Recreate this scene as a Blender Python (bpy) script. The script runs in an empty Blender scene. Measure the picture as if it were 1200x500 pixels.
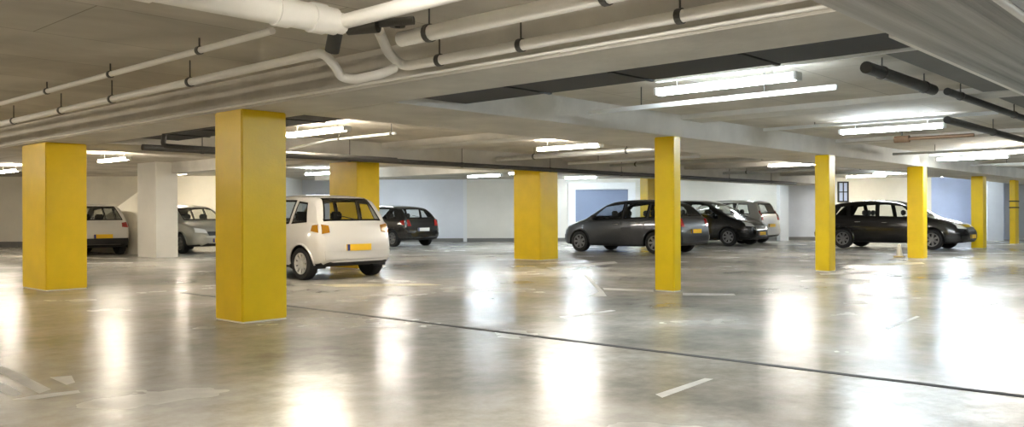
import bpy, bmesh, math, random
from mathutils import Vector, Matrix
from mathutils.bvhtree import BVHTree
random.seed(7)
S = bpy.context.scene
COL = S.collection
PI = math.pi

# ------------------------------------------------------------------ camera frame
F = 1000.0                                   # focal length in pixels of the 1200 px wide frame
YAW = math.atan2(0.6732, 0.7395)             # view direction in the building's axes
CAMH = 1.13
ROLL = math.radians(0.24)
C2, S2 = math.cos(YAW), math.sin(YAW)
def cw(xc, yc):                              # right / forward of the camera -> building x, y
    return (xc * S2 + yc * C2, -xc * C2 + yc * S2)
def P(px, py, z):                            # the point at height z seen at a pixel of the photograph
    dx, dy = px - 600, py - 250.5
    c, s = math.cos(ROLL), math.sin(ROLL)
    u, v = c * dx - s * dy, s * dx + c * dy
    d = F * (CAMH - z) / v
    x, y = cw(u * d / F, d)
    return Vector((x, y, z))
H = 2.24                                     # underside of the beams
ZS = 2.56                                    # underside of the slab

cam = bpy.data.cameras.new('camera')
cam.sensor_width = 36
cam.lens = F / 1200 * 36
cam.shift_y = 0.5 / 1200
cam.clip_end = 200
co = bpy.data.objects.new('camera', cam)
COL.objects.link(co)
fwd = Vector((C2, S2, 0)); right = Vector((S2, -C2, 0)); up = Vector((0, 0, 1))
rr = right * math.cos(ROLL) + up * math.sin(ROLL) * 1
uu = up * math.cos(ROLL) - right * math.sin(ROLL) * 1
# horizon rises to the right in the photograph: camera rolled clockwise
rr = right * math.cos(ROLL) - up * math.sin(ROLL)
uu = up * math.cos(ROLL) + right * math.sin(ROLL)
co.matrix_world = Matrix(((rr.x, uu.x, -fwd.x, 0), (rr.y, uu.y, -fwd.y, 0), (rr.z, uu.z, -fwd.z, CAMH), (0, 0, 0, 1)))
S.camera = co

# ------------------------------------------------------------------ materials
def lin(c):
    return tuple((v / 255 / 12.92) if v / 255 <= .04045 else ((v / 255 + .055) / 1.055) ** 2.4 for v in c) + (1,)
def mat(name, rgb, rough=.6, metal=0, spec=.5, noise=0, nscale=4, bump=0, bscale=60, coat=0, emit=None, estr=0, stretch=(1, 1, 1)):
    m = bpy.data.materials.new(name); m.use_nodes = True
    nt = m.node_tree; b = nt.nodes['Principled BSDF']
    col = lin(rgb)
    b.inputs['Base Color'].default_value = col
    b.inputs['Roughness'].default_value = rough
    b.inputs['Metallic'].default_value = metal
    b.inputs['Specular IOR Level'].default_value = spec
    b.inputs['Coat Weight'].default_value = coat
    b.inputs['Coat Roughness'].default_value = .05
    if noise or bump:
        tc = nt.nodes.new('ShaderNodeTexCoord')
        mp = nt.nodes.new('ShaderNodeMapping'); mp.inputs['Scale'].default_value = stretch
        nt.links.new(tc.outputs['Object'], mp.inputs['Vector'])
    if noise:
        n = nt.nodes.new('ShaderNodeTexNoise'); n.inputs['Scale'].default_value = nscale
        n.inputs['Detail'].default_value = 6; n.inputs['Roughness'].default_value = .6
        nt.links.new(mp.outputs['Vector'], n.inputs['Vector'])
        r = nt.nodes.new('ShaderNodeValToRGB')
        r.color_ramp.elements[0].position = .3; r.color_ramp.elements[1].position = .72
        r.color_ramp.elements[0].color = tuple(v * (1 - noise) for v in col[:3]) + (1,)
        r.color_ramp.elements[1].color = tuple(min(1, v * (1 + noise * .6)) for v in col[:3]) + (1,)
        nt.links.new(n.outputs['Fac'], r.inputs['Fac'])
        nt.links.new(r.outputs['Color'], b.inputs['Base Color'])
    if bump:
        n2 = nt.nodes.new('ShaderNodeTexNoise'); n2.inputs['Scale'].default_value = bscale
        n2.inputs['Detail'].default_value = 4
        nt.links.new(mp.outputs['Vector'], n2.inputs['Vector'])
        bp = nt.nodes.new('ShaderNodeBump'); bp.inputs['Strength'].default_value = bump; bp.inputs['Distance'].default_value = .02
        nt.links.new(n2.outputs['Fac'], bp.inputs['Height'])
        nt.links.new(bp.outputs['Normal'], b.inputs['Normal'])
    if emit:
        b.inputs['Emission Color'].default_value = emit + (1,)
        b.inputs['Emission Strength'].default_value = estr
    return m

def floor_material():
    m = bpy.data.materials.new('polished_concrete'); m.use_nodes = True
    nt = m.node_tree; b = nt.nodes['Principled BSDF']; N = nt.nodes.new; Lk = nt.links.new
    tc = N('ShaderNodeTexCoord')
    n1 = N('ShaderNodeTexNoise'); n1.inputs['Scale'].default_value = .6; n1.inputs['Detail'].default_value = 5; n1.inputs['Roughness'].default_value = .5
    n1.inputs['Distortion'].default_value = 0
    Lk(tc.outputs['Object'], n1.inputs['Vector'])
    r1 = N('ShaderNodeValToRGB'); e = r1.color_ramp.elements
    e[0].position = .28; e[0].color = lin((134, 132, 127)); e[1].position = .72; e[1].color = lin((198, 195, 188))
    mid = e.new(.5); mid.color = lin((172, 168, 159))
    Lk(n1.outputs['Fac'], r1.inputs['Fac'])
    n2 = N('ShaderNodeTexNoise'); n2.inputs['Scale'].default_value = 5; n2.inputs['Detail'].default_value = 8; n2.inputs['Roughness'].default_value = .7
    Lk(tc.outputs['Object'], n2.inputs['Vector'])
    r2 = N('ShaderNodeValToRGB'); r2.color_ramp.elements[0].position = .3; r2.color_ramp.elements[0].color = (.6, .6, .6, 1)
    r2.color_ramp.elements[1].position = .7; r2.color_ramp.elements[1].color = (1.12, 1.12, 1.12, 1)
    Lk(n2.outputs['Fac'], r2.inputs['Fac'])
    mx = N('ShaderNodeMix'); mx.data_type = 'RGBA'; mx.blend_type = 'MULTIPLY'; mx.inputs[0].default_value = .8
    Lk(r1.outputs['Color'], mx.inputs[6]); Lk(r2.outputs['Color'], mx.inputs[7])
    Lk(mx.outputs[2], b.inputs['Base Color'])
    rr_ = N('ShaderNodeMapRange'); rr_.inputs[1].default_value = .3; rr_.inputs[2].default_value = .75
    rr_.inputs[3].default_value = .2; rr_.inputs[4].default_value = .3
    Lk(n1.outputs['Fac'], rr_.inputs[0]); Lk(rr_.outputs[0], b.inputs['Roughness'])
    b.inputs['Specular IOR Level'].default_value = .17
    n3 = N('ShaderNodeTexNoise'); n3.inputs['Scale'].default_value = 2.6; n3.inputs['Detail'].default_value = 4
    Lk(tc.outputs['Object'], n3.inputs['Vector'])
    bp = N('ShaderNodeBump'); bp.inputs['Strength'].default_value = .3; bp.inputs['Distance'].default_value = .03
    Lk(n3.outputs['Fac'], bp.inputs['Height']); Lk(bp.outputs['Normal'], b.inputs['Normal'])
    return m

def ceiling_material():
    # board-marked concrete: wide shuttering panels with thin dark joints and blotches
    m = bpy.data.materials.new('board_marked_concrete'); m.use_nodes = True
    nt = m.node_tree; b = nt.nodes['Principled BSDF']; N = nt.nodes.new; Lk = nt.links.new
    tc = N('ShaderNodeTexCoord')
    br = N('ShaderNodeTexBrick'); br.inputs['Scale'].default_value = 1
    br.inputs['Brick Width'].default_value = 2.4; br.inputs['Row Height'].default_value = 1.2
    br.inputs['Mortar Size'].default_value = .008; br.inputs['Mortar Smooth'].default_value = .8
    br.inputs['Color1'].default_value = lin((206, 202, 194)); br.inputs['Color2'].default_value = lin((194, 189, 180)); br.inputs['Mortar'].default_value = lin((150, 145, 134))
    Lk(tc.outputs['Object'], br.inputs['Vector'])
    n = N('ShaderNodeTexNoise'); n.inputs['Scale'].default_value = .9; n.inputs['Detail'].default_value = 7; n.inputs['Distortion'].default_value = .6
    Lk(tc.outputs['Object'], n.inputs['Vector'])
    r = N('ShaderNodeValToRGB'); r.color_ramp.elements[0].position = .3; r.color_ramp.elements[0].color = (.7, .67, .61, 1)
    r.color_ramp.elements[1].position = .7; r.color_ramp.elements[1].color = (1.1, 1.08, 1.02, 1)
    Lk(n.outputs['Fac'], r.inputs['Fac'])
    mx = N('ShaderNodeMix'); mx.data_type = 'RGBA'; mx.blend_type = 'MULTIPLY'; mx.inputs[0].default_value = 1
    Lk(br.outputs['Color'], mx.inputs[6]); Lk(r.outputs['Color'], mx.inputs[7])
    Lk(mx.outputs[2], b.inputs['Base Color']); b.inputs['Roughness'].default_value = .8
    b.inputs['Specular IOR Level'].default_value = .2
    return m

def glass_material(name, tint=.45):
    m = bpy.data.materials.new(name); m.use_nodes = True
    nt = m.node_tree; nt.nodes.remove(nt.nodes['Principled BSDF']); out = nt.nodes['Material Output']
    tr = nt.nodes.new('ShaderNodeBsdfTransparent'); tr.inputs['Color'].default_value = (tint, tint * 1.02, tint, 1)
    gl = nt.nodes.new('ShaderNodeBsdfGlossy'); gl.inputs['Roughness'].default_value = .03
    lw = nt.nodes.new('ShaderNodeLayerWeight'); lw.inputs['Blend'].default_value = .5
    pw = nt.nodes.new('ShaderNodeMath'); pw.operation = 'POWER'; pw.inputs[1].default_value = 4
    nt.links.new(lw.outputs['Facing'], pw.inputs[0])
    fr = nt.nodes.new('ShaderNodeMath'); fr.operation = 'MULTIPLY_ADD'; fr.inputs[1].default_value = .85; fr.inputs[2].default_value = .05
    nt.links.new(pw.outputs[0], fr.inputs[0])
    mx = nt.nodes.new('ShaderNodeMixShader')
    nt.links.new(fr.outputs[0], mx.inputs[0]); nt.links.new(tr.outputs[0], mx.inputs[1]); nt.links.new(gl.outputs[0], mx.inputs[2])
    nt.links.new(mx.outputs[0], out.inputs['Surface'])
    return m

M = {
 'floor': floor_material(), 'ceil': ceiling_material(),
 'beam': mat('beam_concrete', (208, 204, 195), .8, spec=.2, noise=.18, nscale=1.3, bump=.15, bscale=20),
 'cross': mat('board_marked_beam', (186, 186, 183), .7, spec=.3, noise=.5, nscale=2.2, bump=.5, bscale=5, stretch=(.06, 5, 1)),
 'yellow': mat('yellow_pillar_paint', (236, 200, 20), .33, spec=.45, noise=.07, nscale=3, bump=.08, bscale=40),
 'wall': mat('white_wall_paint', (232, 229, 221), .7, spec=.25, noise=.06, nscale=1.2),
 'wallwarm': mat('cream_wall_paint', (236, 230, 214), .7, spec=.25, noise=.08, nscale=1.2),
 'wallblue': mat('blue_wall_paint', (184, 196, 224), .7, spec=.25, noise=.08, nscale=1.5),
 'wallgrey': mat('grey_wall_paint', (206, 210, 218), .7, spec=.25, noise=.08, nscale=1.5),
 'greystrip': mat('grey_ceiling_strip', (118, 116, 110), .8, noise=.12, nscale=1.5),
 'wallpale': mat('pale_blue_white_paint', (224, 227, 234), .7, spec=.25, noise=.05, nscale=1.2),
 'base': mat('grey_baseboard', (120, 118, 114), .7),
 'pipe': mat('white_pipe', (238, 235, 228), .35, spec=.5, noise=.07, nscale=2),
 'pipegrey': mat('grey_pipe', (176, 172, 160), .45, noise=.1, nscale=3),
 'galv': mat('galvanised_steel', (190, 190, 186), .4, metal=.6, noise=.1, nscale=6),
 'darkpipe': mat('dark_iron_pipe', (62, 60, 56), .5, noise=.2, nscale=8),
 'duct': mat('charcoal_duct', (36, 36, 34), .65, noise=.2, nscale=2),
 'clamp': mat('dark_clamp', (70, 68, 62), .5),
 'rust': mat('brown_valve', (112, 84, 58), .6),
 'housing': mat('white_lamp_housing', (226, 228, 228), .4),
 'joint': mat('dark_joint', (38, 37, 34), .7),
 'line': mat('faded_white_paint', (206, 204, 198), .4, spec=.3, noise=.2, nscale=6),
 'lineyellow': mat('faded_yellow_paint', (198, 190, 160), .4, spec=.3, noise=.2, nscale=9),
 'tyre': mat('tyre_rubber', (26, 26, 26), .75), 'rim': mat('alloy_rim', (120, 120, 120), .35, metal=.5),
 'cover': mat('silver_hubcap', (196, 196, 192), .35, metal=.3),
 'black': mat('black_trim', (22, 22, 22), .5), 'seat': mat('dark_upholstery', (44, 44, 46), .9),
 'glass': glass_material('car_glass', .85), 'frit': mat('black_glass_border', (14, 14, 15), .08, spec=.7),
 'plate': mat('yellow_plate', (236, 190, 30), .4), 'platewhite': mat('white_plate', (226, 226, 220), .4), 'blue': mat('plate_blue_band', (24, 44, 120), .4),
 'amber': mat('amber_lens', (150, 104, 22), .12, coat=1), 'red': mat('red_lens', (150, 26, 20), .12, coat=1),
 'lens': mat('clear_headlight_lens', (236, 236, 234), .15, coat=1), 'chrome': mat('chrome', (220, 220, 220), .12, metal=1),
 'door': mat('blue_grey_roller_door', (116, 128, 154), .5, noise=.05, nscale=2), 'paintwhite': mat('white_frame_paint', (230, 232, 234), .5),
 'cone': mat('white_cone_plastic', (232, 224, 206), .5), 'orange': mat('tan_cone_plastic', (214, 186, 110), .5),
}
def lampmat(name, rgb, s): return mat(name, (240, 240, 240), .5, emit=rgb, estr=s)
M['cool'] = lampmat('cool_tube', (.80, .91, 1.0), 54)
M['warm'] = lampmat('warm_tube', (1.0, .90, .75), 66)
M['neutral'] = lampmat('neutral_tube', (1.0, .95, .87), 60)

# ------------------------------------------------------------------ mesh helpers
def link(name, bm, ms, parent=None, smooth=False, recalc=True):
    if recalc: bmesh.ops.recalc_face_normals(bm, faces=bm.faces)
    me = bpy.data.meshes.new(name); bm.to_mesh(me); bm.free()
    for m in (ms if isinstance(ms, (list, tuple)) else [ms]): me.materials.append(m)
    if smooth:
        for p in me.polygons: p.use_smooth = True
        if smooth != True:
            me.set_sharp_from_angle(angle=math.radians(smooth))
    o = bpy.data.objects.new(name, me); COL.objects.link(o)
    if parent: o.parent = parent
    return o
def empty(name, loc=(0, 0, 0), rz=0):
    o = bpy.data.objects.new(name, None); COL.objects.link(o); o.location = loc; o.rotation_euler = (0, 0, rz)
    o.empty_display_size = .2
    return o
def tag(o, label, cat, group=None):
    o['label'] = label; o['category'] = cat; o['kind'] = 'thing'
    if group: o['group'] = group
    return o
def struct(o, label=None):
    o['kind'] = 'structure'
    if label: o['label'] = label
    return o
def box(bm, x0, x1, y0, y1, z0, z1, bev=0):
    r = bmesh.ops.create_cube(bm, size=1, matrix=Matrix.Translation(((x0 + x1) / 2, (y0 + y1) / 2, (z0 + z1) / 2)) @ Matrix.Diagonal((abs(x1 - x0), abs(y1 - y0), abs(z1 - z0), 1)))
    if bev:
        es = list({e for v in r['verts'] for e in v.link_edges})
        bmesh.ops.bevel(bm, geom=es, offset=bev, segments=2, affect='EDGES')
def boxobj(name, b, m, parent=None, bev=0):
    bm = bmesh.new(); box(bm, *b, bev); return link(name, bm, m, parent)
def fillet(pts, r, n=6):
    pts = [Vector(p) for p in pts]; out = [pts[0]]
    for i in range(1, len(pts) - 1):
        a, b, c = pts[i - 1], pts[i], pts[i + 1]
        u, v = (a - b), (c - b); rr_ = min(r, u.length * .49, v.length * .49)
        p0, p1 = b + u.normalized() * rr_, b + v.normalized() * rr_
        for k in range(n + 1):
            t = k / n
            out.append(p0 * (1 - t) ** 2 + b * 2 * t * (1 - t) + p1 * t * t)
    out.append(pts[-1]); return out
def tube(bm, pts, r, seg=12, bend=0, cap=True):
    pts = fillet(pts, bend) if bend else [Vector(p) for p in pts]
    rings = []; n = None
    for i, p in enumerate(pts):
        t = (pts[min(i + 1, len(pts) - 1)] - pts[max(i - 1, 0)]).normalized()
        if n is None:
            n = t.orthogonal().normalized()
        n = (n - t * n.dot(t)).normalized(); b = t.cross(n)
        rad = r[i] if isinstance(r, (list, tuple)) else r
        rings.append([bm.verts.new(p + (n * math.cos(2 * PI * k / seg) + b * math.sin(2 * PI * k / seg)) * rad) for k in range(seg)])
    for a, b in zip(rings, rings[1:]):
        for k in range(seg): bm.faces.new((a[k], a[(k + 1) % seg], b[(k + 1) % seg], b[k]))
    if cap: bm.faces.new(rings[0][::-1]); bm.faces.new(rings[-1])
def tubeobj(name, pts, r, m, parent=None, seg=12, bend=0):
    bm = bmesh.new(); tube(bm, pts, r, seg, bend); return link(name, bm, m, parent, smooth=40)
def lathe(bm, prof, seg=28, mx=Matrix.Identity(4)):      # prof: (radius, along y)
    rings = [[bm.verts.new(mx @ Vector((r * math.cos(2 * PI * k / seg), y, r * math.sin(2 * PI * k / seg)))) for k in range(seg)] for r, y in prof]
    for a, b in zip(rings, rings[1:]):
        for k in range(seg): bm.faces.new((a[k], a[(k + 1) % seg], b[(k + 1) % seg], b[k]))
    return rings
def prism(bm, poly, z0, z1, ax='z'):
    def q(p, h):
        return {'z': (p[0], p[1], h), 'x': (h, p[0], p[1]), 'y': (p[0], h, p[1])}[ax]
    a = [bm.verts.new(q(p, z0)) for p in poly]; b = [bm.verts.new(q(p, z1)) for p in poly]; n = len(poly)
    bm.faces.new(a); bm.faces.new(b[::-1])
    for i in range(n): bm.faces.new((a[i], b[i], b[(i + 1) % n], a[(i + 1) % n]))

# ------------------------------------------------------------------ the room
XL, XR, YN, YF, YFL = -24, 31, -9, 35.0, 31.0     # in the camera's right / forward axes
def quadprism(c, z0, z1):
    bm = bmesh.new(); prism(bm, [cw(*p) for p in c], z0, z1); return bm
T = .25
struct(link('floor', quadprism([(XL, YN), (XR, YN), (XR, YF + T), (XL, YF + T)], -.25, 0), M['floor']), 'polished grey concrete garage floor')
struct(link('ceiling', quadprism([(XL, YN), (XR, YN), (XR, YF + T), (XL, YF + T)], ZS, ZS + .3), M['ceil']), 'beige board-marked concrete ceiling slab')
def fwall(name, x0, x1, y, m, t=T, z0=0, z1=ZS):
    return struct(link(name, quadprism([(x0, y), (x1, y), (x1, y + t), (x0, y + t)], z0, z1), m))
fwall('wall_left_back', XL, -8.6, YFL, M['wallwarm'])
fwall('wall_back_return', -8.85, -8.6, YFL + T, M['wall'], t=YF - YFL - T)
fwall('wall_back_pale_blue', -8.6, -1.95, YF, M['wallpale'])
fwall('wall_back', -1.95, 11.25, YF, M['wall'])
fwall('wall_back_grey', 11.25, 13.3, YF, M['wallgrey'])
fwall('wall_back_cream', 13.3, 17.2, YF, M['wallwarm'])
fwall('wall_back_blue', 17.2, 20.2, YF, M['wallblue'])
fwall('wall_back_right', 20.2, XR, YF, M['wallgrey'])
fwall('wall_left', XL - T, XL, YN, M['wall'], t=YFL - YN + T)
fwall('wall_right', XR, XR + T, YN, M['wall'], t=YF - YN + T)
fwall('wall_near', XL - T, XR + T, YN - T, M['wall'])
fwall('baseboard_back', -8.6, 13.3, YF - .02, M['base'], t=.018, z1=.14)
fwall('baseboard_left', XL, -8.85, YFL - .02, M['base'], t=.018, z1=.2)
# shallow piers and panels on the back wall
fwall('trim_1', -2.0, -1.85, YF - .03, M['paintwhite'], t=.03)                   # seam in the white wall
fwall('trim_2', 10.85, 11.2, YF - .45, M['paintwhite'], t=.44)                   # slim white pier
fwall('trim_3', 18.6, 19.25, YF - 1.6, M['wallgrey'], t=.6)                     # grey pier at far right
# roller door in a white frame behind the grey car
bm = bmesh.new()
for (a, b, z0, z1) in ((2.3, 2.6, 0, 2.4), (4.75, 5.05, 0, 2.4), (2.6, 4.75, 2.12, 2.4)):
    prism(bm, [cw(a, YF - .12), cw(b, YF - .12), cw(b, YF - .001), cw(a, YF - .001)], z0, z1)
struct(link('trim_4', bm, M['paintwhite']), 'white frame of the roller door')
bm = bmesh.new()
for k in range(21):
    prism(bm, [cw(2.6, YF - .05), cw(4.75, YF - .05), cw(4.75, YF - .002), cw(2.6, YF - .002)], k * .1 + .004, k * .1 + .104)
struct(link('door_1', bm, M['door']), 'blue-grey slatted roller door')
# small barred window above the black car
bm = bmesh.new()
for a, b, z0, z1 in ((13.35, 13.41, 1.55, 2.4), (13.74, 13.8, 1.55, 2.4), (13.41, 13.74, 1.55, 1.61), (13.41, 13.74, 2.34, 2.4), (13.41, 13.74, 1.95, 1.99), (13.56, 13.6, 1.61, 2.34)):
    prism(bm, [cw(a, YF - .05), cw(b, YF - .05), cw(b, YF - .001), cw(a, YF - .001)], z0, z1)
wf = struct(link('window_1', bm, M['duct']), 'small dark-barred window')
bm = bmesh.new(); prism(bm, [cw(13.41, YF - .02), cw(13.74, YF - .02), cw(13.74, YF - .005), cw(13.41, YF - .005)], 1.61, 2.34)
link('pane', bm, M['wallblue'], wf)
# stair enclosure: a pier and the sloping side of the stair behind it
struct(boxobj('wall_stair_pier', (10.42, 11.02, 22.3, 23.4, 0, ZS), M['wall']), 'white pier at the foot of the stair')
bm = bmesh.new(); prism(bm, [(23.4, 0), (28.2, 0), (28.2, .75), (23.4, 2.2)], 11.0, 11.16, 'x')
struct(link('wall_stair', bm, M['wallwarm']), 'sloping side of the stair')

# beams: one along y near the camera, the rest in a grid
B1 = (4.68, 5.47)
def beam(name, b, m=None, label=None, bev=.008):
    return struct(boxobj(name, b, m or M['beam'], None, bev), label)
beam('beam_near', (B1[0], B1[1], 1.82, 31, H, ZS + .01), None, 'wide concrete beam over the front and left pillars')
beam('beam_cross_near', (-4, 40, 1.06, 1.8, H - .03, ZS + .01), M['cross'], 'board-marked concrete beam crossing at top right')
beam('beam_cross_mid', (B1[1], 40, 6.55, 8.1, H, ZS + .01))
beam('beam_cross_far', (B1[1], 34, 13.4, 15.1, H, ZS + .01))
for i, (a, b) in enumerate(((10.85, 11.45), (16.6, 17.2), (22.4, 23.0), (28.9, 29.5))):
    beam('beam_between', (a, b, 1.8, 6.55, 2.49, ZS + .01))
    beam('beam_between', (a, b, 8.1, 13.4, 2.44, ZS + .01))
    if i < 2: beam('beam_between', (a, b, 15.1, 24, H + .03, ZS + .01))

struct(boxobj('trim_6', (6.46, 40, 1.81, 2.58, 2.5, ZS + .005), M['greystrip']), 'grey strip on the slab beside the crossing beam')  # thin grey strip, darker than the rest of the slab
struct(boxobj('trim_7', (B1[1], 40, 1.79, 1.825, H - .03, H + .02), M['pipe']), 'pale bead along the edge of the crossing beam')
# expansion joint across the floor
struct(boxobj('trim_5', (5.93, 6.0, -1.5, 11.95, -.01, .003), M['joint']), 'dark expansion joint across the floor')

# ------------------------------------------------------------------ pillars
def pillar(name, cx, cy, a, b, label, top=H):
    # (cx, cy) near corner, a along +x, b along +y
    r = empty(name, (cx + a / 2, cy + b / 2, 0)); tag(r, label, 'pillar', 'yellow concrete pillars')
    bm = bmesh.new(); box(bm, -a / 2, a / 2, -b / 2, b / 2, .012, top - .001, .012)
    o = link('shaft', bm, M['yellow'], r)
    bm = bmesh.new(); box(bm, -a / 2 + .006, a / 2 - .006, -b / 2 + .006, b / 2 - .006, 0, .014)
    link('base', bm, M['wallwarm'], r)
    return r
pil = []
def pillar_px(corner, base, left, rgt, label, top=H, at=None):
    p = P(corner, base, 0) if at is None else Vector((at[0], at[1], 0))
    def sx(px):                                   # extent along +x from the corner to a pixel column
        k = (px - 600) / F
        return ((k * S2 * p.y + C2 * p.y) / (S2 - k * C2)) - p.x
    def sy(px):
        k = (px - 600) / F
        return (S2 * p.x - k * C2 * p.x) / (k * S2 + C2) - p.y
    a, b = sx(rgt), sy(left)
    print('pillar', label[:40], [round(v, 2) for v in (p.x, p.y, a, b)])
    return pillar('pillar', p.x, p.y, a, b, label, top)
pillar_px(284, 379, 252, 336, 'broad yellow pillar nearest the camera, beside the white hatchback')
pillar_px(54, 341, 26, 102, 'broad yellow pillar at far left, in front of the white car showing only its rear')
pillar_px(421, 314, 386, 445, 'yellow pillar partly hidden behind the white hatchback', at=(10.9, 14.25))
pillar_px(633, 305, 602, 654, 'wide free-standing yellow pillar between the white wall and the dark grey car')
pillar_px(790, 342, 767, 798, 'slim yellow pillar in front of the dark grey car')
pillar_px(973, 321, 955, 979, 'slim yellow pillar at the tail of the long black car on the right', at=(16.15, 6.5))
pillar_px(1083, 305, 1063, 1086.5, 'slim yellow pillar in front of the black car bonnet, beside the white cone', at=(21.9, 6.52))
pillar_px(1151, 292, 1138, 1156, 'slim yellow pillar behind the nose of the black car', at=(29.25, 6.98))
lastp = pillar_px(1190, 286, 1183, 1194, 'thinnest yellow pillar with dark ring marks, at far right', at=None)
for zz in (1.28, 1.5):
    bm = bmesh.new(); box(bm, -.28, .28, -.105, .105, zz - .02, zz + .02, .005); link('band', bm, M['duct'], lastp)
pillar_px(760, 292, 750, 772, 'yellow pillar mostly hidden behind the dark grey car roof', top=ZS, at=(24.4, 16.0))

# ------------------------------------------------------------------ lamps
def lamp(x, y, label, hue='cool', ln=1.35, z=2.4, ax='y', name='fluorescent_light'):
    r = empty(name, (x, y, z), 0 if ax == 'y' else PI / 2); tag(r, label, 'ceiling light', 'fluorescent ceiling lights')
    h = ln / 2
    bm = bmesh.new(); prism(bm, [(-.022, .03), (-.026, -.012), (.026, -.012), (.022, .03)], -h, h, 'y'); link('housing', bm, M['housing'], r)
    for s in (-.042, .042):
        tubeobj('tube', [(s, -h + .015, -.024), (s, h - .015, -.024)], .019, M[hue], r, seg=8)
    for s in (-1, 1):
        bm = bmesh.new(); box(bm, -.066, .066, s * h - .02, s * h + .02, -.048, .03, .006); link('end_cap', bm, M['housing'], r)
        tubeobj('hanger', [(0, s * h * .7, .028), (0, s * h * .7, ZS - z)], .006, M['galv'], r, seg=6)
    return r
lamp(7.6, 4.1, 'bright twin-tube light high in the middle, nearest the camera, above the dark floor joint', 'cool', 1.5)
lamp(7.62, 10.95, 'warm tube light just right of the nearest broad pillar', 'warm', 1.5)
lamp(13.4, 4.45, 'long cool tube light at upper right, over the slim pillars', 'cool', 1.5)
lamp(20.3, 4.3, 'cool tube light cut by the right edge of the photo', 'neutral', 1.5)
lamp(21.5, 9.6, 'glowing tube light left of the second slim pillar from the centre', 'neutral', 1.35)
lamp(28.4, 9.3, 'cool tube light in front of the blue wall', 'cool', 1.3)
lamp(12.7, 10.1, 'tube light at ceiling centre, left of the central slim pillar', 'neutral', 1.5)
lamp(15.3, 21.8, 'tube light above the silver-grey car, between the nearest pillar and the one behind', 'cool', 1.5)
lamp(20.2, 19.6, 'tube light against the white back wall, left of the wide free-standing pillar', 'cool', 1.5)
lamp(8.2, 26.5, 'warm tube light at the left edge of the photo', 'warm', 1.5)
lamp(8.2, 19.6, 'warm tube light just right of the far left pillar', 'warm', 1.5)
lamp(27.2, 4.1, 'small distant tube light beyond the right-hand slim pillars', 'cool', 1.5)
lamp(21.9, 5.45, 'tube light over the third slim pillar from the centre, right of the small brown valve', 'cool', 1.5)
# fill lights added to brighten the back, mostly tucked up behind the far beam
for x, y, hue, lab in ((20.3, 25.6, 'cool', 'added fill light above the black hatchback by the back wall'),
                       (13.6, 27.6, 'warm', 'added fill light above the rear of the silver-grey car'),
                       (26.3, 20.3, 'cool', 'added fill light in front of the roller door'),
                       (31.0, 15.0, 'cool', 'added fill light above the beige-silver car'),
                       (33.4, 12.0, 'neutral', 'added fill light before the cream wall panel behind the long black car'),
                       (35.6, 9.2, 'cool', 'added fill light before the blue wall panel'),
                       (14.2, 17.2, 'neutral', 'added fill light behind the far beam, over the aisle past the white hatchback'),
                       (21.6, 19.0, 'cool', 'added fill light behind the far beam, above the wide free-standing pillar'),
                       (4.5, 31.2, 'warm', 'added fill light by the cream wall at the far left edge'),
                       (27.4, 17.6, 'cool', 'added fill light above the tail of the black sloping-nosed car')):
    lamp(x, y, lab, hue, 1.5, 2.53)
# unseen fill lights added around the camera, outside the view
for i, (x, y, hue) in enumerate(((2.3, 3.0, 'neutral'), (-2.4, 9.5, 'warm'), (0.6, 14, 'warm'), (1.4, -2.5, 'neutral'), (7.6, -2.5, 'cool'), (13.4, -2.5, 'cool'), (20, -2.5, 'cool'),
                                 (1.4, 20, 'warm'), (-4, 6, 'warm'), (33.5, 4, 'cool'), (-3, -1, 'neutral'))):
    lamp(x, y, 'unseen fill light added around the camera', hue, 1.5)['group'] = 'unseen fill lights around the camera'

# ------------------------------------------------------------------ pipes, ducts and conduits
def hang(r, p, rad, top=ZS):
    bm = bmesh.new()
    lathe(bm, [(rad, -.02), (rad + .008, -.02), (rad + .008, .02), (rad, .02)], 14, Matrix.Translation(p)); link('clamp', bm, M['clamp'], r)
    tubeobj('hanger', [(p[0], p[1], p[2] + rad * .9), (p[0], p[1], top + .005)], .007, M['clamp'], r, seg=6)
def run(name, pts, rad, m, label, cat='pipe', bend=.1, hangs=(), group=None, hax='y'):
    p0 = Vector(pts[0]); r = empty(name, p0); tag(r, label, cat, group)
    tubeobj('run', [Vector(p) - p0 for p in pts], rad, m, r, 14, bend)
    for h in hangs:
        q = Vector(h) - p0
        bm = bmesh.new()
        mx = Matrix.Translation(q) @ (Matrix.Rotation(PI / 2, 4, 'Z') if hax == 'x' else Matrix.Identity(4))
        lathe(bm, [(rad - .002, -.02), (rad + .009, -.02), (rad + .009, .02), (rad - .002, .02)], 14, mx); link('clamp', bm, M['clamp'], r)
        tubeobj('hanger', [q + Vector((0, 0, rad * .9)), q + Vector((0, 0, ZS + .005 - h[2]))], .007, M['clamp'], r, seg=6)
    return r
def along(x, z, ys): return [(x, y, z) for y in ys]
# the pipes that run along the near side of the near beam
xw = P(465, 47, 2.38).x; xc_ = P(490, 75, 2.33).x; xt = P(395, 28, 2.4).x; xp1 = P(160, 80, 2.45).x; xp2 = P(200, 101, 2.36).x
print('pipe x', xw, xc_, xt, xp1, xp2)
yw = P(470, 46, 2.38).y
run('water_pipe', [(xw, yw, 2.38), (xw, 1.9, 2.38)], .055, M['pipe'], 'thick white pipe along the ceiling, middle one above the near beam at top', hangs=along(xw, 2.38, (yw - .3, yw - 1.8, yw - 3)))
j = P(392, 28, 2.40); dj = P(395, 26, 2.40)
run('drain_pipe', [(j.x, dj.y - .085, 2.40), (j.x, -1, 2.40)], .05, M['pipe'], 'beige-white pipe leading right from the big duct junction at top', hangs=along(j.x, 2.4, (2.6, .5)))
q0 = P(447, 40, 2.40); q1 = P(475, 78, 2.33)
yc0 = P(490, 75, 2.33).y
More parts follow.
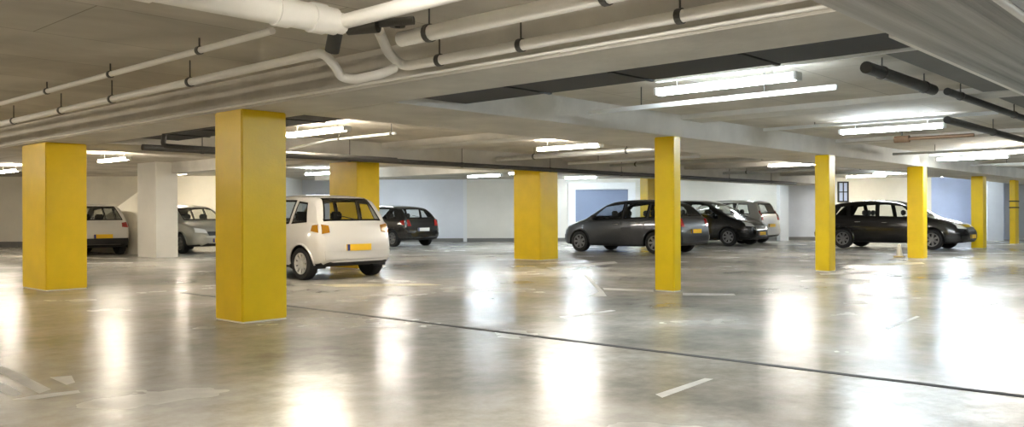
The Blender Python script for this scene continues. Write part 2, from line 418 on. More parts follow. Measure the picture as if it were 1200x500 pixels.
run('water_pipe', [P(444, 36, 2.5), P(455, 62, 2.41), P(472, 78, 2.335), (xc_, yc0 - .12, 2.33), (xc_, 1.9, 2.33)], .04, M['pipe'], 'white pipe with a swan-neck bend along the lower edge of the near beam', bend=.12, hangs=along(xc_, 2.33, (yc0 - .25, yc0 - 1.1, yc0 - 2.4)))
ye2 = P(393, 64, 2.36).y
run('drain_pipe', [(xp2, 27, 2.36), (xp2, ye2, 2.36), P(392, 76, 2.28), P(400, 91, 2.205), P(416, 93, 2.19), P(446, 87, 2.2), P(462, 80, 2.27)], .036, M['pipe'], 'pale pipe running left along the ceiling that ends in a hanging trap bend', bend=.09, hangs=along(xp2, 2.36, (7.5, 9.2, 10.6, 12.2, 14, 17)))
run('conduit', [(xp1, 27, 2.46), (xp1, P(325, 37, 2.46).y, 2.46)], .026, M['pipe'], 'thin white pipe, upper of the two running to the left edge', hangs=along(xp1, 2.46, (6.5, 8.2, 9.8, 11.4)))
# big round duct crossing at the top
dj = P(395, 26, 2.40)
rdk = empty('drain_duct', (dj.x, dj.y, 2.40)); tag(rdk, 'fat pale round duct crossing the ceiling at top left', 'duct')
tubeobj('run', [(-5, 0, 0), (-.02, 0, 0)], .088, M['pipe'], rdk, 20)
for s in (-.16, -.42, -1.3):
    tubeobj('collar', [(s - .05, 0, 0), (s + .05, 0, 0)], .098, M['pipe'], rdk, 20)
tubeobj('end_cap', [(-.03, 0, 0), (.05, 0, -.005)], .07, M['pipe'], rdk, 16)
for s in (-.7, -2.2):
    tubeobj('hanger', [(s, 0, .08), (s, 0, ZS + .005 - 2.4)], .008, M['clamp'], rdk, 6)
# dark valve cluster beside the junction
v = P(425, 32, 2.44)
rv = empty('pipe_valve', v); tag(rv, 'dark valve and coupling cluster at the pipe junction at top', 'valve')
tubeobj('body', [P(408, 33, 2.44) - v, P(443, 30, 2.44) - v], .05, M['clamp'], rv, 14)
tubeobj('branch', [P(436, 28, 2.46) - v, P(485, 24, 2.47) - v], .03, M['clamp'], rv, 10)
bm = bmesh.new(); lathe(bm, [(.02, -.01), (.055, -.01), (.055, .01), (.02, .01)], 14, Matrix.Translation(P(466, 30, 2.46) - v) @ Matrix.Rotation(PI / 2, 4, 'X')); link('hand_wheel', bm, M['clamp'], rv)
tubeobj('bracket', [(0, 0, .05), (0, 0, ZS + .005 - v.z)], .012, M['clamp'], rv, 6)
c0 = P(394, 48, 2.42)
rc = empty('pipe_coupling', c0); tag(rc, 'dark coupling hanging from the end of the fat round duct, above the trap bend', 'coupling')
tubeobj('sleeve', [(0, 0, .08), P(389, 60, 2.36) - c0], .055, M['clamp'], rc, 14)
tubeobj('bracket', [(0, 0, .07), (0, 0, ZS + .005 - c0.z)], .012, M['clamp'], rc, 6)
# thin pale rod painting the lit lower edge of the near beam
run('conduit', [(B1[0] - .02, 30, H + .03), (B1[0] - .02, 1.84, H + .03)], .013, M['pipe'], 'thin pale rod standing for the lit bottom edge of the near beam', bend=0)
# charcoal ducts beyond the near beam
for y0, y1, lab in ((1.82, 6.53, 'charcoal flat duct beyond the near beam, beside the big twin-tube light'), (8.12, 13, 'charcoal flat duct above the warm light right of the nearest pillar')):
    r = empty('ventilation_duct', (6.12, (y0 + y1) / 2, 2.31)); tag(r, lab, 'duct')
    l = (y1 - y0) / 2
    bm = bmesh.new(); box(bm, -.32, .32, -l, l, 0, ZS - 2.31 + .002, .01); link('casing', bm, M['duct'], r)
    n = int((y1 - y0) / 1.2)
    for k in range(1, n + 1):
        bm = bmesh.new(); box(bm, -.33, .33, -l + k * 2 * l / (n + 1) - .02, -l + k * 2 * l / (n + 1) + .02, -.012, .1, .004); link('flange', bm, M['duct'], r)
# light trunking rails along y
def rail(x, y0, y1, z, label, m='housing', w=.036):
    r = empty('cable_trunking', (x, y0, z)); tag(r, label, 'trunking')
    bm = bmesh.new(); box(bm, -w / 2, w / 2, 0, y1 - y0, -.025, .025, .005); link('rail', bm, M[m], r)
    n = max(2, int((y1 - y0) / 1.6))
    for k in range(n):
        yy = (k + .5) * (y1 - y0) / n
        tubeobj('hanger', [(0, yy, .02), (0, yy, ZS + .005 - z)], .007, M['clamp'], r, 6)
a, b = P(690, 132, 2.33), P(1000, 107, 2.33)
rail(a.x, b.y, min(a.y, 6.5), 2.33, 'white trunking below and behind the big twin-tube light')
a, b = P(770, 94, 2.5), P(955, 71, 2.5)
rail(a.x - .02, 2.0, a.y, 2.5, 'white trunking just above the big twin-tube light')
a, b = P(385, 164, 2.38), P(465, 156, 2.38)
r = run('conduit', [(a.x - .1, a.y + 1, 2.28), (a.x, a.y, 2.38), (a.x, b.y, 2.38)], .02, M['housing'], 'thin kinked conduit below the warm tube light', bend=.05, hangs=((a.x, a.y - .3, 2.38), (a.x, b.y + .1, 2.38)))
rail(16.2, 9.3, 12.9, 2.34, 'white trunking left of the central slim pillar')
rail(13.2, 2.95, 6.4, 2.5, 'white trunking above the long cool light at upper right')
rail(19.4, 2.95, 6.4, 2.4, 'white trunking over the slim pillars at right', 'galv')
rail(25.6, 2.95, 6.4, 2.4, 'white trunking farthest along the right-hand ceiling', 'galv')
# dark pipes along x at upper right
a, b = P(1005, 80, 2.42), P(1092, 101, 2.42)
yy = (a.y + b.y) / 2
run('iron_pipe', [(a.x, yy, 2.42), (b.x + .3, yy, 2.42)], .055, M['darkpipe'], 'thick dark pipe at upper right, near the light trunking', hangs=((a.x + .4, yy, 2.42), (b.x, yy, 2.42)), hax='x')
a = P(1110, 107, 2.42)
run('iron_pipe', [(a.x, a.y, 2.42), (a.x + 12, a.y, 2.42)], .04, M['darkpipe'], 'long thinner dark pipe running off the right edge of the ceiling', hangs=((a.x + .5, a.y, 2.42), (a.x + 3, a.y, 2.42), (a.x + 6, a.y, 2.42)), hax='x')
a = P(1120, 143, 2.36)
run('iron_pipe', [(a.x - .4, a.y, 2.36), (a.x + 6, a.y, 2.36)], .05, M['darkpipe'], 'short dark pipe crossing just above the long cool light at upper right', bend=0, hangs=((a.x + 2, a.y, 2.36), (a.x + 5, a.y, 2.36)), hax='x')
# sprinkler valve with brown body
a = P(1057, 163, 2.36)
r = empty('sprinkler_pipe', a); tag(r, 'short brown pipe with a brown valve at its end, hanging below the ceiling at right', 'pipe')
tubeobj('body', [(0, .12, 0), (0, -.12, 0)], .06, M['rust'], r, 12)
tubeobj('run', [(0, -.1, 0), (0, -1.1, 0)], .03, M['rust'], r, 10)
bm = bmesh.new(); tube(bm, [(0, 0, .05), (0, 0, ZS + .002 - a.z)], .012, 6); box(bm, -.06, .06, -.06, .06, ZS - .012 - a.z, ZS + .004 - a.z); link('bracket', bm, M['clamp'], r)
a = P(1188, 12, 2.2)
run('water_pipe', [(-1, a.y, 2.2), (30, a.y, 2.2)], .022, M['pipe'], 'thin pale pipe at the very top right corner, under the crossing beam edge', bend=0, hangs=[(x, a.y, 2.2) for x in (2, 4.6, 7, 10)], hax='x')
# dark looped pipe between the two broad pillars
a = P(250, 153, 2.2); b = P(190, 160, 2.2)
xl = (a.x + b.x) / 2
run('iron_pipe', [(xl, 8.9, 2.26), (xl, b.y, 2.26), (xl, b.y + .05, 2.08), (xl + .3, b.y - .1, 2.06), (xl + 4, b.y - .1, 2.06)], .035, M['darkpipe'], 'dark pipe with a square loop hanging between the two broad left pillars', bend=.06, hangs=((xl, 9.4, 2.26), (xl, b.y - .3, 2.26)))
# long dark-grey pipes under the far beams
run('drain_pipe', [(6, 13.3, 2.2), (30, 13.3, 2.2)], .05, M['darkpipe'], 'dark pipe along the far beam above the wide free-standing pillar', bend=0, hangs=[(x, 13.3, 2.2) for x in (7, 10, 13, 16, 19, 22, 25, 28)], hax='x')
run('drain_pipe', [(13.9, 8.3, 2.36), (13.9, 13.1, 2.36)], .055, M['galv'], 'grey pipe under the ceiling centre', bend=.25, hangs=((13.9, 9.6, 2.36), (13.9, 12, 2.36)))
run('water_pipe', [(18.5, 8.3, 2.4), (18.5, 13.3, 2.4)], .045, M['galv'], 'grey pipe above the dark grey car', bend=0, hangs=((18.5, 9, 2.4), (18.5, 12.5, 2.4)))
run('water_pipe', [(24.6, 8.3, 2.4), (24.6, 13.3, 2.4)], .045, M['galv'], 'grey pipe above the black people carrier', bend=0, hangs=((24.6, 9, 2.4), (24.6, 12.5, 2.4)))

# ------------------------------------------------------------------ cars
def pchip(pts):
    xs = [p[0] for p in pts]; ys = [p[1] for p in pts]; n = len(xs)
    h = [xs[i + 1] - xs[i] for i in range(n - 1)]; d = [(ys[i + 1] - ys[i]) / h[i] for i in range(n - 1)]
    m = [d[0]] + [0 if d[i - 1] * d[i] <= 0 else 2 * d[i - 1] * d[i] / (d[i - 1] + d[i]) for i in range(1, n - 1)] + [d[-1]]
    def f(x):
        if x <= xs[0]: return ys[0]
        if x >= xs[-1]: return ys[-1]
        i = max(k for k in range(n - 1) if xs[k] <= x)
        t = (x - xs[i]) / h[i]
        return (ys[i] * (1 + 2 * t) * (1 - t) ** 2 + h[i] * m[i] * t * (1 - t) ** 2 + ys[i + 1] * t * t * (3 - 2 * t) + h[i] * m[i + 1] * t * t * (t - 1))
    return f
def inpoly(p, poly):
    x, y = p; c = False; n = len(poly)
    for i in range(n):
        (x0, y0), (x1, y1) = poly[i], poly[(i + 1) % n]
        if (y0 > y) != (y1 > y) and x < (x1 - x0) * (y - y0) / (y1 - y0) + x0: c = not c
    return c
def inset(q, e):
    def at(s, t):
        a = [q[0][k] * (1 - s) + q[1][k] * s for k in (0, 1)]; b = [q[3][k] * (1 - s) + q[2][k] * s for k in (0, 1)]
        return (a[0] * (1 - t) + b[0] * t, a[1] * (1 - t) + b[1] * t)
    ws = max(.05, abs(q[1][0] - q[0][0])); hs = max(.05, abs(q[3][1] - q[0][1]))
    es, et = min(.4, e / ws), min(.4, e / hs)
    return at, es, et

def car(name, sp, loc, rz, label, cat='car'):
    L, W, Hc = sp['L'], sp['W'], sp['H']
    hwm = W / 2; sx, sz = L / sp['L0'], Hc / sp['H0']
    top = pchip([(x * sx, z * sz) for x, z in sp['top']])
    belt0 = pchip([(x * sx, z * sz) for x, z in sp['belt']])
    bot = pchip([(0, .31), (.12, .25), (.5, .21), (L * .5, .19), (L - .5, .2), (L - .1, .23), (L, .3)])
    hw = pchip([(0, hwm * .80), (.03, hwm * .87), (.14, hwm * .945), (.45, hwm * .985), (L * .4, hwm), (L * .65, hwm), (L - .7, hwm * .965), (L - .3, hwm * .88), (L - .1, hwm * .72), (L, hwm * .52)])
    paint = sp['paint']; dark = M['black']
    root = empty(name, (loc[0], loc[1], 0), rz); tag(root, label, cat, 'parked cars')
    # stations: dense at both ends
    st = []; x = 0.0
    while x < L:
        st.append(x); dd = min(x, L - x)
        x += .012 if dd < .1 else .025
    if L - st[-1] < .006: st.pop()
    st.append(L)
    wr = sp['wr']; xr, xf = sp['ro'], sp['ro'] + sp['wb']; ar = wr + .055
    bm = bmesh.new(); rows = []
    NG = 10
    for x in st:
        t, z0, w = top(x), bot(x), hw(x)
        b = min(belt0(x), t - .025 * min(1, (t - z0)))
        z0 = min(z0, t - .1)
        hgt = b - z0
        half = [(0, z0), (w * .45, z0), (w * .8, z0), (w * .9, z0 + .012), (w * .955, z0 + .05)]
        for k in range(1, 11):
            f = k / 10; zz = z0 + .05 + (hgt - .05) * f
            bul = 1 - .05 * (2 * f - .95) ** 2 * (1 if f > .47 else .9)
            if abs(f - .62) < .06: bul += .004
            half.append((w * bul, zz))
        wb_ = half[-1][0]
        gh = max(0, t - b); e = min(.11, gh * .8)
        tum = .20 + .12 * min(1, gh / .4)
        for k in range(1, NG + 1):
            f = k / NG; zz = b + (gh - e) * f
            half.append((wb_ - .012 * min(1, gh / .1) * min(1, k) - tum * (gh - e) * f * (.7 + .3 * f), zz))
        wt = half[-1][0]
        for k in range(1, 6):
            a = k / 5 * PI / 2; cr = min(.16, wt * .4)
            half.append((wt - cr * (1 - math.cos(a)) * 1.0, t - e + (e - .022 * min(1, gh / .1)) * math.sin(a)))
        we = half[-1][0]; ze = half[-1][1]
        for k in range(1, 6):
            f = k / 5; half.append((we * (1 - f), ze + (t - ze) * (1 - (1 - f) ** 2)))
        row = [Vector((x, y, z)) for y, z in half] + [Vector((x, -y, z)) for y, z in half[-2:0:-1]]
        rows.append(row)
    nr = len(rows[0])
    # snap to wheel arches
    for row in rows:
        for p in row:
            for ax in (xr, xf):
                if abs(p.y) > hwm * .72:
                    dx, dz = p.x - ax, p.z - wr; d = math.hypot(dx, dz)
                    if abs(d - ar) < .02 and d > 0: p.x = ax + dx * ar / d; p.z = wr + dz * ar / d
    VX = [[bm.verts.new(p) for p in row] for row in rows]
    for i in range(len(rows) - 1):
        for k in range(nr):
            try: bm.faces.new((VX[i][k], VX[i + 1][k], VX[i + 1][(k + 1) % nr], VX[i][(k + 1) % nr]))
            except ValueError: pass
    bm.faces.new(VX[0]); bm.faces.new(VX[-1][::-1])
    bmesh.ops.recalc_face_normals(bm, faces=bm.faces); bm.normal_update()
    bvh = BVHTree.FromBMesh(bm)
    def cast(mode, u, v, sgn):
        if mode == 'side': o, d = Vector((u, sgn * 3, v)), Vector((0, -sgn, 0))
        elif mode == 'end': o, d = Vector((L / 2 + sgn * 6, u, v)), Vector((-sgn, 0, 0))
        hit = bvh.ray_cast(o, d)
        return hit[0], hit[1]
    def patch(pname, mode, q, sgn, m, off=.006, n=(8, 6), frit=0, parent=root, thick=.012):
        at, es, et = inset(q, frit if frit else .02)
        ss = [0, es] + [es + (1 - 2 * es) * k / n[0] for k in range(1, n[0])] + [1 - es, 1]
        tt = [0, et] + [et + (1 - 2 * et) * k / n[1] for k in range(1, n[1])] + [1 - et, 1]
        b2 = bmesh.new(); g = []; last = None; inn = []
        for t in tt:
            rw = []; ri = []
            for s in ss:
                u, v = at(s, t); h, nn = cast(mode, u, v, sgn)
                if h is None:
                    h = Vector((u, (last.y if last else sgn * hwm), v)) if mode == 'side' else Vector(((last.x if last else (L if sgn > 0 else 0)), u, v)); nn = Vector((0, sgn, 0)) if mode == 'side' else Vector((sgn, 0, 0))
                last = h
                rw.append(b2.verts.new(h + nn * off)); ri.append(b2.verts.new(h - nn * thick))
            g.append(rw); inn.append(ri)
        nx, ny = len(ss), len(tt)
        for jj in range(ny - 1):
            for ii in range(nx - 1):
                f = b2.faces.new((g[jj][ii], g[jj][ii + 1], g[jj + 1][ii + 1], g[jj + 1][ii]))
                if frit and (ii == 0 or jj == 0 or ii == nx - 2 or jj == ny - 2): f.material_index = 1
        ring = [(0, i) for i in range(nx)] + [(j_, nx - 1) for j_ in range(1, ny)] + [(ny - 1, i) for i in range(nx - 2, -1, -1)] + [(j_, 0) for j_ in range(ny - 2, 0, -1)]
        for a_, b_ in zip(ring, ring[1:] + ring[:1]):
            f = b2.faces.new((g[a_[0]][a_[1]], inn[a_[0]][a_[1]], inn[b_[0]][b_[1]], g[b_[0]][b_[1]]))
            if frit: f.material_index = 1
        bmesh.ops.delete(b2, geom=[vv for rw in inn for vv in rw if not vv.link_faces], context='VERTS')
        if mode == 'end' and sgn > 0 or mode == 'side' and sgn > 0: pass
        return link(pname, b2, m, parent, smooth=50)
    sc = lambda q: [(a * sx, b * sz) for a, b in q]
    se = lambda q: [(a * W / sp['W0'], b * sz) for a, b in q]
    wins = []
    gm = [M['glass'], M['frit']]
    for q in sp['side']:
        q = sc(q)
        for s in (1, -1): wins.append(('side_window', 'side', q, s))
    wins.append(('rear_window', 'end', se(sp['rearw']), -1))
    wins.append(('windscreen', 'end', se(sp['frontw']), 1))
    holes = []
    for nm, mode, q, s in wins:
        patch(nm, mode, q, s, gm, .004, (10, 8), .03)
        at, es, et = inset(q, .016)
        holes.append((mode, [at(es, et), at(1 - es, et), at(1 - es, 1 - et), at(es, 1 - et)], s))
    # cut glass and wheel-arch openings, split off the bumpers' colour
    kill = []
    for f in bm.faces:
        c = f.calc_center_median(); n = f.normal; dead = False
        for mode, poly, s in holes:
            if mode == 'side' and c.y * s > .2 and n.y * s > .35 and inpoly((c.x, c.z), poly): dead = True
            if mode == 'end' and n.x * s > .12 and (c.x - L / 2) * s > 0 and inpoly((c.y, c.z), poly): dead = True
        if abs(c.y) > hwm * .70:
            for ax in (xr, xf):
                if math.hypot(c.x - ax, c.z - wr) < ar: dead = True
        if dead: kill.append(f)
        elif n.z < -.6 or c.z < sp.get('sill', .26): f.material_index = 1
        elif sp.get('darkbumper') and c.z < .45 and (c.x < .5 or c.x > L - .5): f.material_index = 1
    bmesh.ops.delete(bm, geom=kill, context='FACES')
    body = link('body', bm, [paint, dark], root, smooth=38, recalc=False)
    # wheel wells and wheels
    for ax in (xr, xf):
        for s in (1, -1):
            b2 = bmesh.new(); rin = hwm * .62; rout = hwm * .965
            ring = []
            for k in range(17):
                a = -.25 + (PI + .5) * k / 16
                ring.append((ax + ar * math.cos(a), wr + ar * math.sin(a)))
            va = [b2.verts.new((px, s * rin, pz)) for px, pz in ring]; vb = [b2.verts.new((px, s * (rout), pz)) for px, pz in ring]
            for k in range(16): b2.faces.new((va[k], va[k + 1], vb[k + 1], vb[k]))
            b2.faces.new(va)
            wa = link('wheel_arch', b2, M['black'], root, smooth=40)
            pts = []
            for k in range(21):
                a = -.05 + (PI + .1) * k / 20
                h, nn = cast('side', ax + ar * math.cos(a), wr + ar * math.sin(a), s)
                if h is not None and abs(h.y) > hwm * .6: pts.append(h)
            if len(pts) > 3:
                b2 = bmesh.new(); tube(b2, pts, .02, 8); link('arch_lip', b2, paint, wa, smooth=40)
            wy = s * (hwm - .115)
            mx = Matrix.Translation((ax, wy, wr)) @ (Matrix.Identity(4) if s > 0 else Matrix.Rotation(PI, 4, 'Z'))
            b2 = bmesh.new(); rimr = wr * .66
            lathe(b2, [(rimr * .5, -.095), (rimr, -.095), (wr - .02, -.095), (wr - .003, -.075), (wr, -.04), (wr, .04), (wr - .003, .075), (wr - .02, .093), (rimr + .01, .098), (rimr, .085), (rimr * .9, .03), (.01, .03)], 30, mx)
            w = link('wheel', b2, M['tyre'], root, smooth=40)
            b2 = bmesh.new()
            lathe(b2, [(rimr * .99, .075), (rimr * 1.0, .092), (rimr * .9, .090), (rimr * .86, .07)], 30, mx)
            ns = sp['spokes']
            for k in range(ns):
                a = 2 * PI * k / ns; wd = sp.get('spw', .045)
                rot = mx @ Matrix.Rotation(-a, 4, 'Y')
                pts = [(.03, .062, -wd * .8), (rimr * .9, .074, -wd * 1.1), (rimr * .9, .074, wd * 1.1), (.03, .062, wd * .8)]
                up_ = [b2.verts.new(rot @ Vector((p[0], p[1] + .014, p[2]))) for p in pts]; dn = [b2.verts.new(rot @ Vector((p[0], p[1] - .02, p[2]))) for p in pts]
                b2.faces.new(up_)
                for i in range(4): b2.faces.new((up_[i], dn[i], dn[(i + 1) % 4], up_[(i + 1) % 4]))
            rg = lathe(b2, [(.055, .06), (.05, .084), (.001, .088)], 14, mx)
            link('rim', b2, M['rim'] if ns < 8 else M['cover'], w, smooth=30)
    # doors as shut panels, handles, mirrors
    for q in sp['doors']:
        q = sc(q)
        for s in (1, -1):
            d = patch('door', 'side', q, s, paint, .005, (8, 6))
            hx, hz_ = q[0][0] * .35 + q[3][0] * .65 + .10, q[3][1] - .10
            h, nn = cast('side', hx, hz_, s)
            if h:
                b2 = bmesh.new(); tube(b2, [h + nn * .0, h + nn * .035 + Vector((.02, 0, 0)), h + nn * .035 + Vector((.15, 0, 0)), h + Vector((.17, 0, 0))], .011, 8)
                link('door_handle', b2, sp.get('handle', paint), d, smooth=40)
    mxp, mzp = sp['mirror'][0] * sx, sp['mirror'][1] * sz
    for s in (1, -1):
        h, nn = cast('side', mxp, mzp, s)
        if h:
            b2 = bmesh.new(); box(b2, mxp - .05, mxp + .06, min(h.y, h.y + s * .2), max(h.y, h.y + s * .2), mzp - .01, mzp + .13, .03)
            link('door_mirror', b2, sp.get('mirrorpaint', paint), root, smooth=40)
    # lights, plates, bumpers
    for s in (1, -1):
        q = [(a * s, b) for a, b in se(sp['tail'])]
        patch('tail_light', 'end', q, -1, sp.get('tailm', M['red']), .012, (4, 4))
        if 'tailside' in sp:
            patch('tail_light', 'side', sc(sp['tailside']), s, sp.get('tailm', M['red']), .008, (4, 4))
        q = [(a * s, b) for a, b in se(sp['head'])]
        patch('headlight', 'end', q, 1, M['lens'], .012, (5, 4))
    pm = sp.get('platem', M['plate'])
    for sgn, (zc, w_) in ((-1, sp['rplate']), (1, sp['fplate'])):
        zc *= sz
        h, _ = cast('end', 0, zc, sgn)
        hx = h.x
        for yy in (-w_, w_):
            h2, _ = cast('end', yy, zc, sgn)
            if h2: hx = max(hx, h2.x) if sgn > 0 else min(hx, h2.x)
        b2 = bmesh.new(); box(b2, hx - .012, hx + .016 * 1, -w_, w_, zc - .057, zc + .057, .003)
        if sgn < 0: bmesh.ops.translate(b2, verts=b2.verts, vec=(-.006, 0, 0))
        bmesh.ops.translate(b2, verts=b2.verts, vec=(sgn * .018, 0, 0)); pl = link('number_plate', b2, pm, root)
        b2 = bmesh.new(); yl = w_ if sgn < 0 else -w_          # viewed from outside the band is on the left
        x0 = hx - .024 - .018 if sgn < 0 else hx + .013 + .018
        box(b2, x0, x0 + .006, min(yl, yl - math.copysign(.05, yl)), max(yl, yl - math.copysign(.05, yl)), zc - .055, zc + .055)
        link('plate_band', b2, M['blue'], pl)
    bp = sp.get('bumperm', paint); blo = .315 if sp.get('darkbumper') else .36
    patch('rear_bumper', 'end', [(-hwm * .82, blo), (hwm * .82, blo), (hwm * .84, .5 * sz), (-hwm * .84, .5 * sz)], -1, bp, .02, (14, 4))
    patch('front_bumper', 'end', [(-hwm * .76, .34), (hwm * .76, .34), (hwm * .78, .50 * sz), (-hwm * .78, .50 * sz)], 1, bp, .016, (14, 4))
    patch('grille', 'end', [(-hwm * .42, .55 * sz), (hwm * .42, .55 * sz), (hwm * .46, .66 * sz), (-hwm * .46, .66 * sz)], 1, M['black'], .008, (10, 3))
    # rear wiper and badge recess
    q = se(sp['rearw']); zb = q[0][1]
    pts = []
    for k in range(7):
        h, nn = cast('end', -.02 + k * .055, zb + .02 + k * .012, -1); pts.append(h + nn * .018)
    tubeobj('rear_wiper', pts, .008, M['black'], root, 6)
    # interior
    for (fx, ys) in ((.60, (-.36, .36)), (.34, (-.38, 0, .38))):
        for yy in ys:
            b2 = bmesh.new(); xx = L * fx; zb = .55; ht = sp['belt'][2][1] * sz + .06
            if fx < .5: xx = L * fx
            box(b2, xx - .06, xx + .07, yy - .2, yy + .2, .3, ht, .04)
            box(b2, xx - .1, xx - .01, yy - .12, yy + .12, ht + .03, ht + .2, .03)
            tube(b2, [(xx - .04, yy - .05, ht - .05), (xx - .06, yy - .05, ht + .06)], .008, 6); tube(b2, [(xx - .04, yy + .05, ht - .05), (xx - .06, yy + .05, ht + .06)], .008, 6)
            box(b2, xx, xx + .45, yy - .2, yy + .2, .32, .5, .04)
            link('seat', b2, M['seat'], root, smooth=40)
    b2 = bmesh.new(); box(b2, L * .69, L * .76, -hwm * .8, hwm * .8, .5, sp['belt'][2][1] * sz - .06, .03); link('dashboard', b2, M['seat'], root)
    b2 = bmesh.new(); lathe(b2, [(.165, -.012), (.18, 0), (.165, .012), (.15, 0), (.165, -.012)], 20, Matrix.Translation((L * .665, .36, sp['belt'][2][1] * sz - .05)) @ Matrix.Rotation(1.15, 4, 'Y') @ Matrix.Rotation(PI / 2, 4, 'X')); link('steering_wheel', b2, M['seat'], root, smooth=True)
    # move the local origin from the rear end to the middle of the car
    for o in root.children: o.location.x -= L / 2
    return root

# shared profile sets (x from the tail forward)
HATCH = dict(L0=3.62, H0=1.5, W0=1.66,
  top=[(0, .60), (.02, .68), (.06, .80), (.10, .93), (.15, 1.02), (.30, 1.30), (.40, 1.42), (.60, 1.475), (1.2, 1.5), (1.75, 1.48), (2.1, 1.42), (2.45, 1.24), (2.85, 1.02), (3.1, .92), (3.4, .80), (3.55, .70), (3.62, .56)],
  belt=[(0, .95), (.8, .96), (1.8, .93), (2.8, .88), (3.2, .80), (3.62, .6)],
  side=[[(.98, .97), (1.62, .95), (1.55, 1.40), (.92, 1.39)], [(1.68, .945), (2.66, .925), (2.18, 1.34), (1.62, 1.40)], [(.46, 1.0), (.90, .97), (.84, 1.37), (.58, 1.34)]],
  rearw=[(-.62, 1.02), (.62, 1.02), (.48, 1.42), (-.48, 1.42)], frontw=[(-.62, 1.03), (.62, 1.03), (.52, 1.405), (-.52, 1.405)],
  doors=[[(1.02, .36), (1.62, .34), (1.62, .90), (.98, .92)], [(1.66, .34), (2.46, .34), (2.58, .88), (1.66, .90)]],
  mirror=(2.45, .95), tail=[(.56, .82), (.72, .80), (.70, .96), (.56, .94)], tailside=[(.11, .82), (.30, .85), (.28, .95), (.15, .96)], head=[(.40, .66), (.66, .68), (.64, .80), (.42, .76)],
  rplate=(.56, .26), fplate=(.42, .26), spokes=9, spw=.03)
LONG = dict(L0=4.2, H0=1.5, W0=1.75,
  top=[(0, .58), (.02, .68), (.05, .82), (.10, .95), (.16, 1.02), (.42, 1.28), (.62, 1.40), (1.0, 1.465), (1.7, 1.5), (2.2, 1.47), (2.5, 1.40), (2.95, 1.16), (3.3, .98), (3.6, .90), (3.95, .78), (4.12, .66), (4.2, .52)],
  belt=[(0, .95), (.9, .96), (2.0, .93), (3.1, .88), (3.7, .76), (4.2, .56)],
  side=[[(1.10, .98), (1.86, .955), (1.82, 1.40), (1.05, 1.37)], [(1.92, .95), (3.02, .925), (2.52, 1.32), (1.90, 1.40)], [(.62, 1.01), (1.03, .985), (.98, 1.35), (.82, 1.31)]],
  rearw=[(-.62, 1.02), (.62, 1.02), (.50, 1.36), (-.50, 1.36)], frontw=[(-.64, 1.01), (.64, 1.01), (.54, 1.395), (-.54, 1.395)],
  doors=[[(1.22, .36), (1.88, .34), (1.88, .90), (1.12, .92)], [(1.92, .34), (2.86, .34), (2.98, .88), (1.92, .90)]],
  mirror=(2.85, .94), tail=[(.56, .74), (.73, .74), (.70, .96), (.60, .96)], tailside=[(.11, .78), (.30, .80), (.32, .94), (.16, .96)], head=[(.40, .62), (.70, .64), (.68, .78), (.42, .72)],
  rplate=(.62, .26), fplate=(.40, .26), spokes=7, spw=.03)
MPV = dict(LONG); MPV.update(dict(
  top=[(0, .58), (.02, .70), (.05, .86), (.09, 1.0), (.14, 1.06), (.26, 1.32), (.38, 1.43), (.7, 1.48), (1.5, 1.5), (2.1, 1.475), (2.45, 1.40), (2.95, 1.17), (3.35, .97), (3.65, .88), (3.97, .76), (4.12, .66), (4.2, .52)],
  side=LONG['side'][:2] + [[(.46, 1.01), (1.03, .985), (.98, 1.37), (.62, 1.35)]],
  tail=[(.58, .80), (.73, .80), (.68, 1.12), (.60, 1.12)]))
del MPV['tailside']
def spec(base, **k):
    d = dict(base); d.update(k); return d
def paint(name, rgb, rough=.25, metal=.0): return mat(name, rgb, rough, metal, coat=.6, noise=0)
Pw = paint('white_car_paint', (204, 202, 198)); Pw2 = paint('white_car_paint_two', (208, 206, 202)); Pb = paint('black_car_paint', (9, 9, 10), .2)
Pg = paint('dark_grey_car_paint', (50, 52, 55), .3, .3); Psil = paint('silver_car_paint', (178, 174, 164), .3, .4); Psg = paint('silver_grey_car_paint', (164, 162, 152), .3, .35)
UP, DN = PI / 2, -PI / 2         # nose towards +y / -y
def put(name, sp, rearx_center, y, rz, label):
    return car(name, sp, (rearx_center, y), rz, label)
# white hatchback behind the nearest pillar
y_ax = 12.67
sp = spec(HATCH, L=3.62, W=1.66, H=1.5, wb=2.37, ro=.58, wr=.285, paint=Pw, tailm=M['amber'], handle=Pw)
car('hatchback_car', sp, (9.27, y_ax - .58 + 1.81), UP, 'white hatchback seen from behind, beside the nearest broad yellow pillar')
sp = spec(HATCH, L=3.7, W=1.66, H=1.47, wb=2.4, ro=.6, wr=.285, paint=Pw2, tailm=M['red'], darkbumper=True, bumperm=M['black'], handle=M['black'], mirrorpaint=M['black'])
car('hatchback_car', sp, (10.02, 24.7 + 1.85), UP, 'white car with black lower bumper, its rear emerging behind the far left pillar')
sp = spec(LONG, L=4.2, W=1.72, H=1.46, wb=2.55, ro=.78, wr=.3, paint=Psg)
car('parked_car', sp, (12.86, 23.35 + 2.1), DN, 'silver-grey car facing the camera, between the stair pier and the nearest yellow pillar')
sp = spec(LONG, L=4.0, W=1.7, H=1.46, wb=2.5, ro=.72, wr=.3, paint=Pb, platem=M['platewhite'])
car('hatchback_car', sp, (20.0, 22.4 + 2.0), UP, 'black hatchback against the white back wall, white plate at its rear')
sp = spec(LONG, L=4.25, W=1.75, H=1.53, wb=2.62, ro=.82, wr=.31, paint=Pg, handle=M['chrome'])
car('hatchback_car', sp, (21.0, 12.2 + 2.12), UP, 'dark grey car in side view behind the central slim yellow pillar')
sp = spec(MPV, L=4.25, W=1.76, H=1.6, wb=2.65, ro=.78, wr=.31, paint=Pb)
car('people_carrier', sp, (27.45, 13.4 + 2.12), DN, 'black car with sloping nose and clear headlight, just right of the dark grey car')
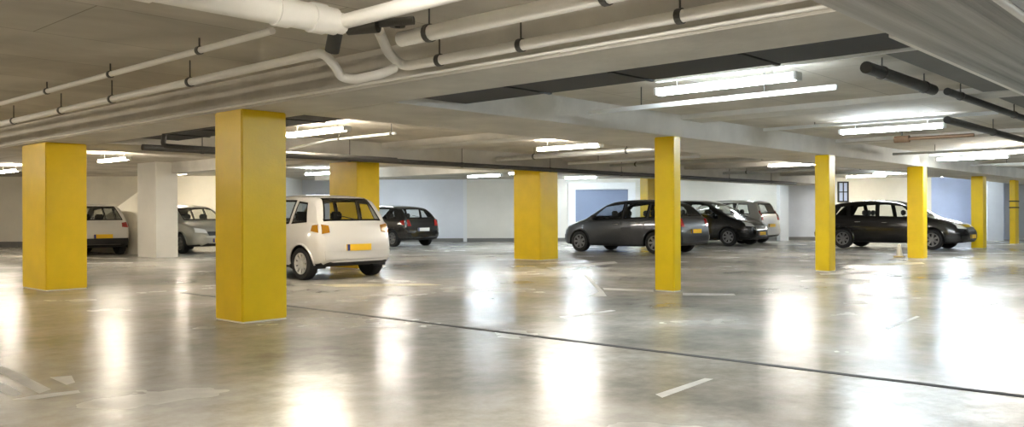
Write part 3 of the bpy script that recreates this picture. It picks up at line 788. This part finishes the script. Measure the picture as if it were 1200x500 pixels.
sp = spec(MPV, L=4.2, W=1.74, H=1.62, wb=2.6, ro=.78, wr=.31, paint=Psil)
car('people_carrier', sp, (29.6, 14.05 + 2.1), UP, 'beige-silver car, only its rear showing beyond the black sloping nose')
sp = spec(LONG, L=4.5, W=1.75, H=1.52, wb=2.65, ro=.95, wr=.31, paint=Pb, handle=M['chrome'])
car('parked_car', sp, (27.98, 6.95 + 2.25), DN, 'long black car at right, passing behind three slim yellow pillars')

# small cone on the floor before the right-hand car
a = P(1054, 301, 0)
r = empty('traffic_cone', a); tag(r, 'small white cone on the floor left of a slim pillar by the black car', 'cone')
bm = bmesh.new(); rg = lathe(bm, [(.085, 0), (.075, .05), (.055, .16), (.03, .29), (.001, .3)], 20, Matrix.Rotation(PI / 2, 4, 'X') @ Matrix.Translation((0, .03, 0))); link('body', bm, M['cone'], r, smooth=40)
bm = bmesh.new(); box(bm, -.11, .11, -.11, .11, 0, .03, .008); link('base', bm, M['orange'], r)

# ------------------------------------------------------------------ floor markings
def mark(polys, m, label):
    bm = bmesh.new()
    for poly in polys:
        vs = [bm.verts.new(P(x, y, 0) + Vector((0, 0, .0015))) for x, y in poly]; bm.faces.new(vs)
    bmesh.ops.recalc_face_normals(bm, faces=bm.faces)
    for f in bm.faces:
        if f.normal.z < 0: f.normal_flip()
    o = link('floor_marking', bm, m, recalc=False); struct(o, label)
    return o
mark([[(0, 428), (14, 433), (60, 456), (46, 461), (0, 437)], [(0, 450), (6, 449), (26, 462), (14, 465), (0, 458)], [(14, 468), (40, 463), (92, 457), (94, 460), (40, 468)], [(58, 442), (84, 440), (88, 448), (78, 451)]], M['line'], 'faded white chevron hatching on the floor at lower left')
mark([[(684, 322), (688, 322), (707, 341), (711, 347), (688, 347), (702, 342)]], M['line'], 'thin white painted arrow before the central slim pillar')
mark([[(768, 462), (776, 466), (836, 444), (826, 443)]], M['line'], 'faded white bay line near the floor joint')
mark([[(1036, 384), (1041, 386), (1078, 371), (1074, 370)]], M['line'], 'faded white bay line at right')
mark([[(1018, 309), (1022, 311.5), (1084, 309), (1080, 307)]], M['lineyellow'], 'yellow line by the cone')
mark([[(365, 333), (395, 336), (520, 334), (500, 332)]], M['lineyellow'], 'faded tan line behind the white hatchback')
mark([[(655, 371), (662, 373), (722, 364), (716, 363)], [(960, 320), (962, 322), (1040, 319.5), (1036, 318)], [(706, 337), (708, 339.5), (766, 342), (766, 339.5)], [(800, 343), (800, 346), (862, 346), (860, 344)], [(650, 316), (640, 313), (720, 306), (724, 308)]], M['line'], 'short faded bay lines')

# ------------------------------------------------------------------ world and view
w = bpy.data.worlds.new('world'); S.world = w; w.use_nodes = True
w.node_tree.nodes['Background'].inputs[0].default_value = (.8, .85, 1, 1)
w.node_tree.nodes['Background'].inputs[1].default_value = .05
S.view_settings.view_transform = 'Standard'; S.view_settings.look = 'None'
S.view_settings.gamma = 1; S.view_settings.use_curve_mapping = False
S.view_settings.exposure = 1.52
S.cycles.diffuse_bounces = 8; S.cycles.max_bounces = 14
